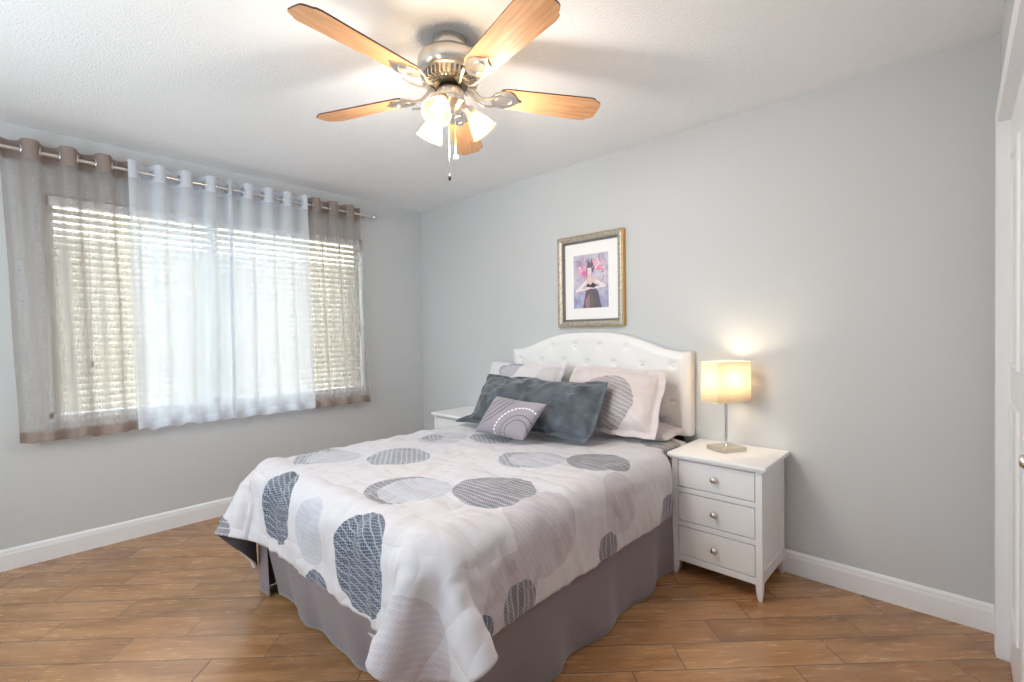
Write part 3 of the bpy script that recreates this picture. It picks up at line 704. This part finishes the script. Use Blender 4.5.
# ------------------------------------------------------------------ comforter (real cloth drape)
def comforter():
    NX, NY = 100, 100; X0, X1, Y0, Y1 = .875, 2.985, -2.235, -.155
    me = bpy.data.meshes.new('comforter'); vs = []; fs = []; rc = .10
    for j in range(NY+1):
        for i in range(NX+1):
            x = X0+(X1-X0)*i/NX; y = Y0+(Y1-Y0)*j/NY
            # rounded foot corners
            for cx, sg, rc in ((X0+.06, -1, .06), (X1-.28, 1, .28)):
                if (x-cx)*sg > 0 and y < Y0+rc:
                    dx, dy = (x-cx), (y-(Y0+rc)); m_ = max(abs(dx), abs(dy)); l_ = sqrt(dx*dx+dy*dy)
                    if l_ > 1e-6: x = cx+dx*m_/l_; y = Y0+rc+dy*m_/l_
            k_ = min(1, max(0, (-.52-y)/.12)); k_ = k_*k_*(3-2*k_)   # narrower between the nightstands
            x = min(max(x, 1.93+(x-1.93)*(k_+(1-k_)*(.735 if x > 1.93 else .70))), 9)
            vs.append((x, y, BTOP+.035+.006*noise.noise(Vector((x*5, y*5, 0)))))
    for j in range(NY):
        for i in range(NX): k = j*(NX+1)+i; fs.append((k, k+1, k+NX+2, k+NX+1))
    me.from_pydata(vs, [], fs); ul = me.uv_layers.new(name='UVMap')
    for lp in me.loops: v = vs[lp.vertex_index]; ul.data[lp.index].uv = (v[0], v[1])
    o = bpy.data.objects.new('comforter', me); COL.objects.link(o)
    col = MB().box(BX0-.004, BX1+.012, BYF-.016, -.02, .02, BTOP).build('drape_form', M_matt, bevel=.075, seg=6)
    cm = col.modifiers.new('c', 'COLLISION'); col.collision.thickness_outer = .012; col.collision.cloth_friction = 25
    vg = o.vertex_groups.new(name='pin'); vg.add([j*(NX+1)+i for j in range(NY-1, NY+1) for i in range(NX+1) if 1.33 < vs[j*(NX+1)+i][0] < 2.60], 1.0, 'REPLACE')
    cl = o.modifiers.new('cloth', 'CLOTH'); st = cl.settings
    st.quality = 8; st.mass = .35; st.air_damping = 1.5
    st.tension_stiffness = 18; st.compression_stiffness = 14; st.shear_stiffness = 6; st.bending_stiffness = 20.0
    st.tension_damping = 8; st.compression_damping = 8; st.shear_damping = 8; st.bending_damping = 1.0
    st.vertex_group_mass = 'pin'
    cl.collision_settings.distance_min = .008; cl.collision_settings.use_self_collision = False; cl.collision_settings.collision_quality = 3
    cl.point_cache.frame_start = 1; cl.point_cache.frame_end = 90
    for f in range(1, 71): S.frame_set(f)
    dg = bpy.context.evaluated_depsgraph_get(); ev = o.evaluated_get(dg); nm = bpy.data.meshes.new_from_object(ev)
    o.modifiers.clear(); o.data = nm
    q = o.modifiers.new('s', 'SUBSURF'); q.levels = 1; q.render_levels = 1; dg = bpy.context.evaluated_depsgraph_get(); nm = bpy.data.meshes.new_from_object(o.evaluated_get(dg)); o.modifiers.clear(); o.data = nm; S.frame_set(1)
    bpy.data.objects.remove(col)
    return o
import time; _t = time.time()
comf = comforter(); print('cloth', time.time()-_t)
me = comf.data; me.materials.clear(); me.materials.append(M_comf); me.materials.append(M_back)
def edgew(u):   # metres off the surface
    # drag folds running over the foot and side edges
    f = math.exp(-((u.y+2.02)/.26)**2)*(1 if u.y > -2.3 else .5); g = math.exp(-((u.x-2.78)/.22)**2); h = math.exp(-((u.x-1.18)/.2)**2)
    rg = lambda x, y, z: 1-2.2*abs(noise.noise(Vector((x, y, z))))
    w = .35*noise.noise(Vector((u.x*4, u.y*4, 2)))
    a = rg(u.x*11+u.y*1.5+w, u.y*1.3, 7.7)+.55*rg(u.x*23+u.y*2.5, u.y*2.0, 1.7)
    b = rg(u.x*1.3, u.y*10-u.x*4+w, 3.7)+.55*rg(u.x*2.0, u.y*21-u.x*7, 9.7)
    c = rg(u.x*3.2+w, u.y*4.6-w, 5.5)
    k = 1-.9*min(1, max(0, -u.y-1.82)/.15)*min(1, max(0, abs(u.x-1.93)-.66)/.12)
    return k*(.016*f*a+.015*g*b+.010*h*b)+.006*c

# soft quilted puff and stitched puckers
b_ = bmesh.new(); b_.from_mesh(me); b_.normal_update(); ul = b_.loops.layers.uv.active
for v in b_.verts:
    u_ = v.link_loops[0][ul].uv; q = Vector((u_.x*2.6, u_.y*2.6, 1.0)); w = noise.noise(Vector((u_.x*7, u_.y*7, 4)))
    rid = 1-abs(noise.noise(Vector((u_.x*9+w, u_.y*5, 2.0))))
    v.co += v.normal*(.008*noise.noise(q*2)+.006*w+.005*(rid**4)+edgew(u_))
for v in b_.verts:   # the side tucks in beside each nightstand
    if v.co.y > -.47 and v.co.z < .66:
        if v.co.x > 2.668: v.co.x = 2.668
        if v.co.x < 1.185: v.co.x = 1.185
b_.to_mesh(me); b_.free(); me.shade_smooth()
sd = comf.modifiers.new('t', 'SOLIDIFY'); sd.thickness = .016; sd.offset = -.6; sd.material_offset = 1; sd.material_offset_rim = 0
tag(comf, 'white comforter printed with grey circles, draped over the bed', 'comforter')

# ------------------------------------------------------------------ pillows
def pillow(name, P, Tk, mat, label, cat, group=None, flange=0.0, pinch=.05, wr=.006, seed=0, N=56, fl_mat=None, droop=None, sag=0.0, uvs=None, ears=0.0):
    bl, br, tr_, tl_ = [Vector(p) for p in P]
    nrm = (br-bl).cross(tl_-bl).normalized()
    if nrm.y > 0 and abs(nrm.z) < .95: nrm = -nrm
    wdt = ((br-bl).length+(tr_-tl_).length)/2; hgt = ((tl_-bl).length+(tr_-br).length)/2
    uw, vh = uvs or (wdt, hgt)
    fu, fv = flange/wdt*2, flange/hgt*2
    def pt(s_, t_, side):
        si = max(-1, min(1, s_/(1-fu))); ti = max(-1, min(1, t_/(1-fv)))
        h = Tk*.5*((1-abs(si)**2.6)*(1-abs(ti)**2.6))**.55
        c_ = pinch
        s2 = s_*(1-c_*(1-t_*t_)**1.0*abs(s_)**3); t2 = t_*(1-c_*wdt/hgt*.8*(1-s_*s_)*abs(t_)**3)
        a, c = (s2+1)/2, (t2+1)/2
        kc = 1-.055*(abs(s_)*abs(t_))**4; a = .5+(a-.5)*kc; c = .5+(c-.5)*kc
        p = (bl*(1-a)+br*a)*(1-c)+(tl_*(1-a)+tr_*a)*c
        q = Vector((s_*wdt*4+seed, t_*hgt*4, seed*1.3))
        rad = math.atan2(t_, s_); edge = max(abs(si), abs(ti))
        wrk = wr*(noise.noise(q)*1.2+noise.noise(q*2.3)*.7)+wr*.9*edge**2*(sin(rad*17+seed+3*noise.noise(q))*.5)*(1-edge**8)
        p = p+nrm*(side*h*(1+.0*si)+wrk+(.010*noise.noise(q*.8+Vector((9, 9, 9))) if flange and edge >= 1 else 0))
        p.z -= sag*(1-abs(s_)**2)*max(0, t_)**2
        if droop: p = droop(s_, t_, p)
        return p
    b = MB()
    ext = lambda a: a*2-1
    warp = lambda a: (lambda q: q*(1.0)+.22*math.sin(pi*q)/pi)(a*2-1)
    b.grid(lambda u, v: pt(warp(u), warp(v), 1), N, N, lambda u, v: ((warp(u)+1)/2*uw, (warp(v)+1)/2*vh))
    b.grid(lambda u, v: pt(warp(u), warp(v), -1), N, N, lambda u, v: ((warp(u)+1)/2*uw+1.7, (warp(v)+1)/2*vh))
    o = b.build(name, mat, smooth=True, weld=True)
    if flange: q = o.modifiers.new('t', 'SOLIDIFY'); q.thickness = .003; q.offset = 0
    return tag(o, label, cat, group)

M_shamR = print_cloth('sham_print_a', srgb(218, 207, 207), [(.37, .19, .165, 'sham')])
M_shamL = print_cloth('sham_print_b', srgb(220, 217, 221), [(.26, .37, .10, 'mid'), (.27, .345, .09, 'pale'), (.66, .30, .13, 'cream')])
M_pil = print_cloth('pillow_print', srgb(196, 188, 190), [(.3, .2, .6, 'lilac')])
G = 'pillows piled against the headboard'
pillow('bed_pillow', [(2.30, -.36, .675), (2.655, -.36, .672), (2.665, -.13, .70), (2.30, -.13, .70)], .085, M_pil, 'flattened grey-patterned pillow lying under the right printed sham', 'pillow', G, seed=2.2, N=36)
pillow('pillow_sham', [(1.21, -.435, .675), (1.90, -.440, .675), (1.88, -.175, 1.050), (1.150, -.175, 1.040)], .17, M_shamL, 'pale printed pillow sham standing at the left of the headboard', 'pillow', G, .03, seed=1.1, wr=.012)
pillow('pillow_sham', [(1.955, -.455, .672), (2.645, -.440, .675), (2.590, -.175, 1.035), (1.91, -.175, 1.045)], .20, M_shamR, 'beige printed pillow sham with a hatched circle, right of the headboard', 'pillow', G, .04, seed=6.4, wr=.014)
t = NT('charcoal_velvet'); t.setp(Base_Color=t.ramp(t.noise(t.uv(), 9, 5, .65), [(.35, srgb(56, 62, 70)), (.65, srgb(92, 102, 112))]), Roughness=.6)
t.b.inputs['Sheen Weight'].default_value = .6; t.b.inputs['Sheen Roughness'].default_value = .35; t.bump(t.noise(t.uv(), 30, 6, .75), .6, .012)
def dk(s_, t_, p):
    if s_ < -.80 and t_ < -.70: p = p+Vector((-.13, -.01, -.012))*min(1, (-s_-.80)/.2)*min(1, (-t_-.70)/.2)
    return p
pillow('long_pillow', [(1.425, -.700, .672), (2.395, -.700, .668), (2.375, -.425, .978), (1.365, -.435, .975)], .18, t.mat, 'long charcoal-blue pillow leaning in front of the printed shams', 'pillow', G, .030, seed=8.8, wr=.020, droop=dk, N=72)
# small accent cushion, arcs of stitching drawn on its cover
t = NT('cushion_cover'); uv = t.uv()
cc = srgb(168, 160, 170); col = cc
def arc(col, cx, cy, r_, w_, c_, dash=0, lo=None):
    dv = t.node('ShaderNodeVectorMath', {0: uv, 1: (cx, cy, 0)}, operation='SUBTRACT').outputs[0]
    ln = t.node('ShaderNodeVectorMath', {0: dv}, operation='LENGTH').outputs['Value']
    mk = t.math('LESS_THAN', t.math('ABSOLUTE', t.math('SUBTRACT', ln, r_)), w_)
    if dash:
        sx = t.node('ShaderNodeSeparateXYZ', {'Vector': dv}); an = t.math('ARCTAN2', sx.outputs[1], sx.outputs[0])
        mk = t.math('MULTIPLY', mk, t.math('LESS_THAN', t.math('FRACT', t.math('MULTIPLY', an, dash)), .62))
    return t.mix(mk, col, c_)
col = t.mix(t.noise(uv, 6, 3), srgb(140, 134, 150), srgb(158, 148, 154))
for r_, w_, c_, d_ in ((.160, .0046, srgb(246, 244, 244), 7), (.110, .0034, srgb(52, 46, 58), 6), (.078, .0034, srgb(52, 46, 58), 6)): col = arc(col, .345, .035, r_, w_, c_, d_)
for r_ in (.235, .275, .315, .345): col = arc(col, -.10, .36, r_, .0030, srgb(50, 46, 66))
t.setp(Base_Color=col, Roughness=.55); t.b.inputs['Sheen Weight'].default_value = .4; t.bump(t.noise(uv, 200, 2), .2, .001)
pillow('accent_cushion', [(1.700, -.885, .675), (2.085, -.865, .670), (2.155, -.735, .868), (1.745, -.735, .885)], .11, t.mat, 'small grey-lilac cushion with stitched arcs in front of the long charcoal pillow', 'cushion', G, 0, .09, seed=3.3, wr=.003, uvs=(.42, .27))
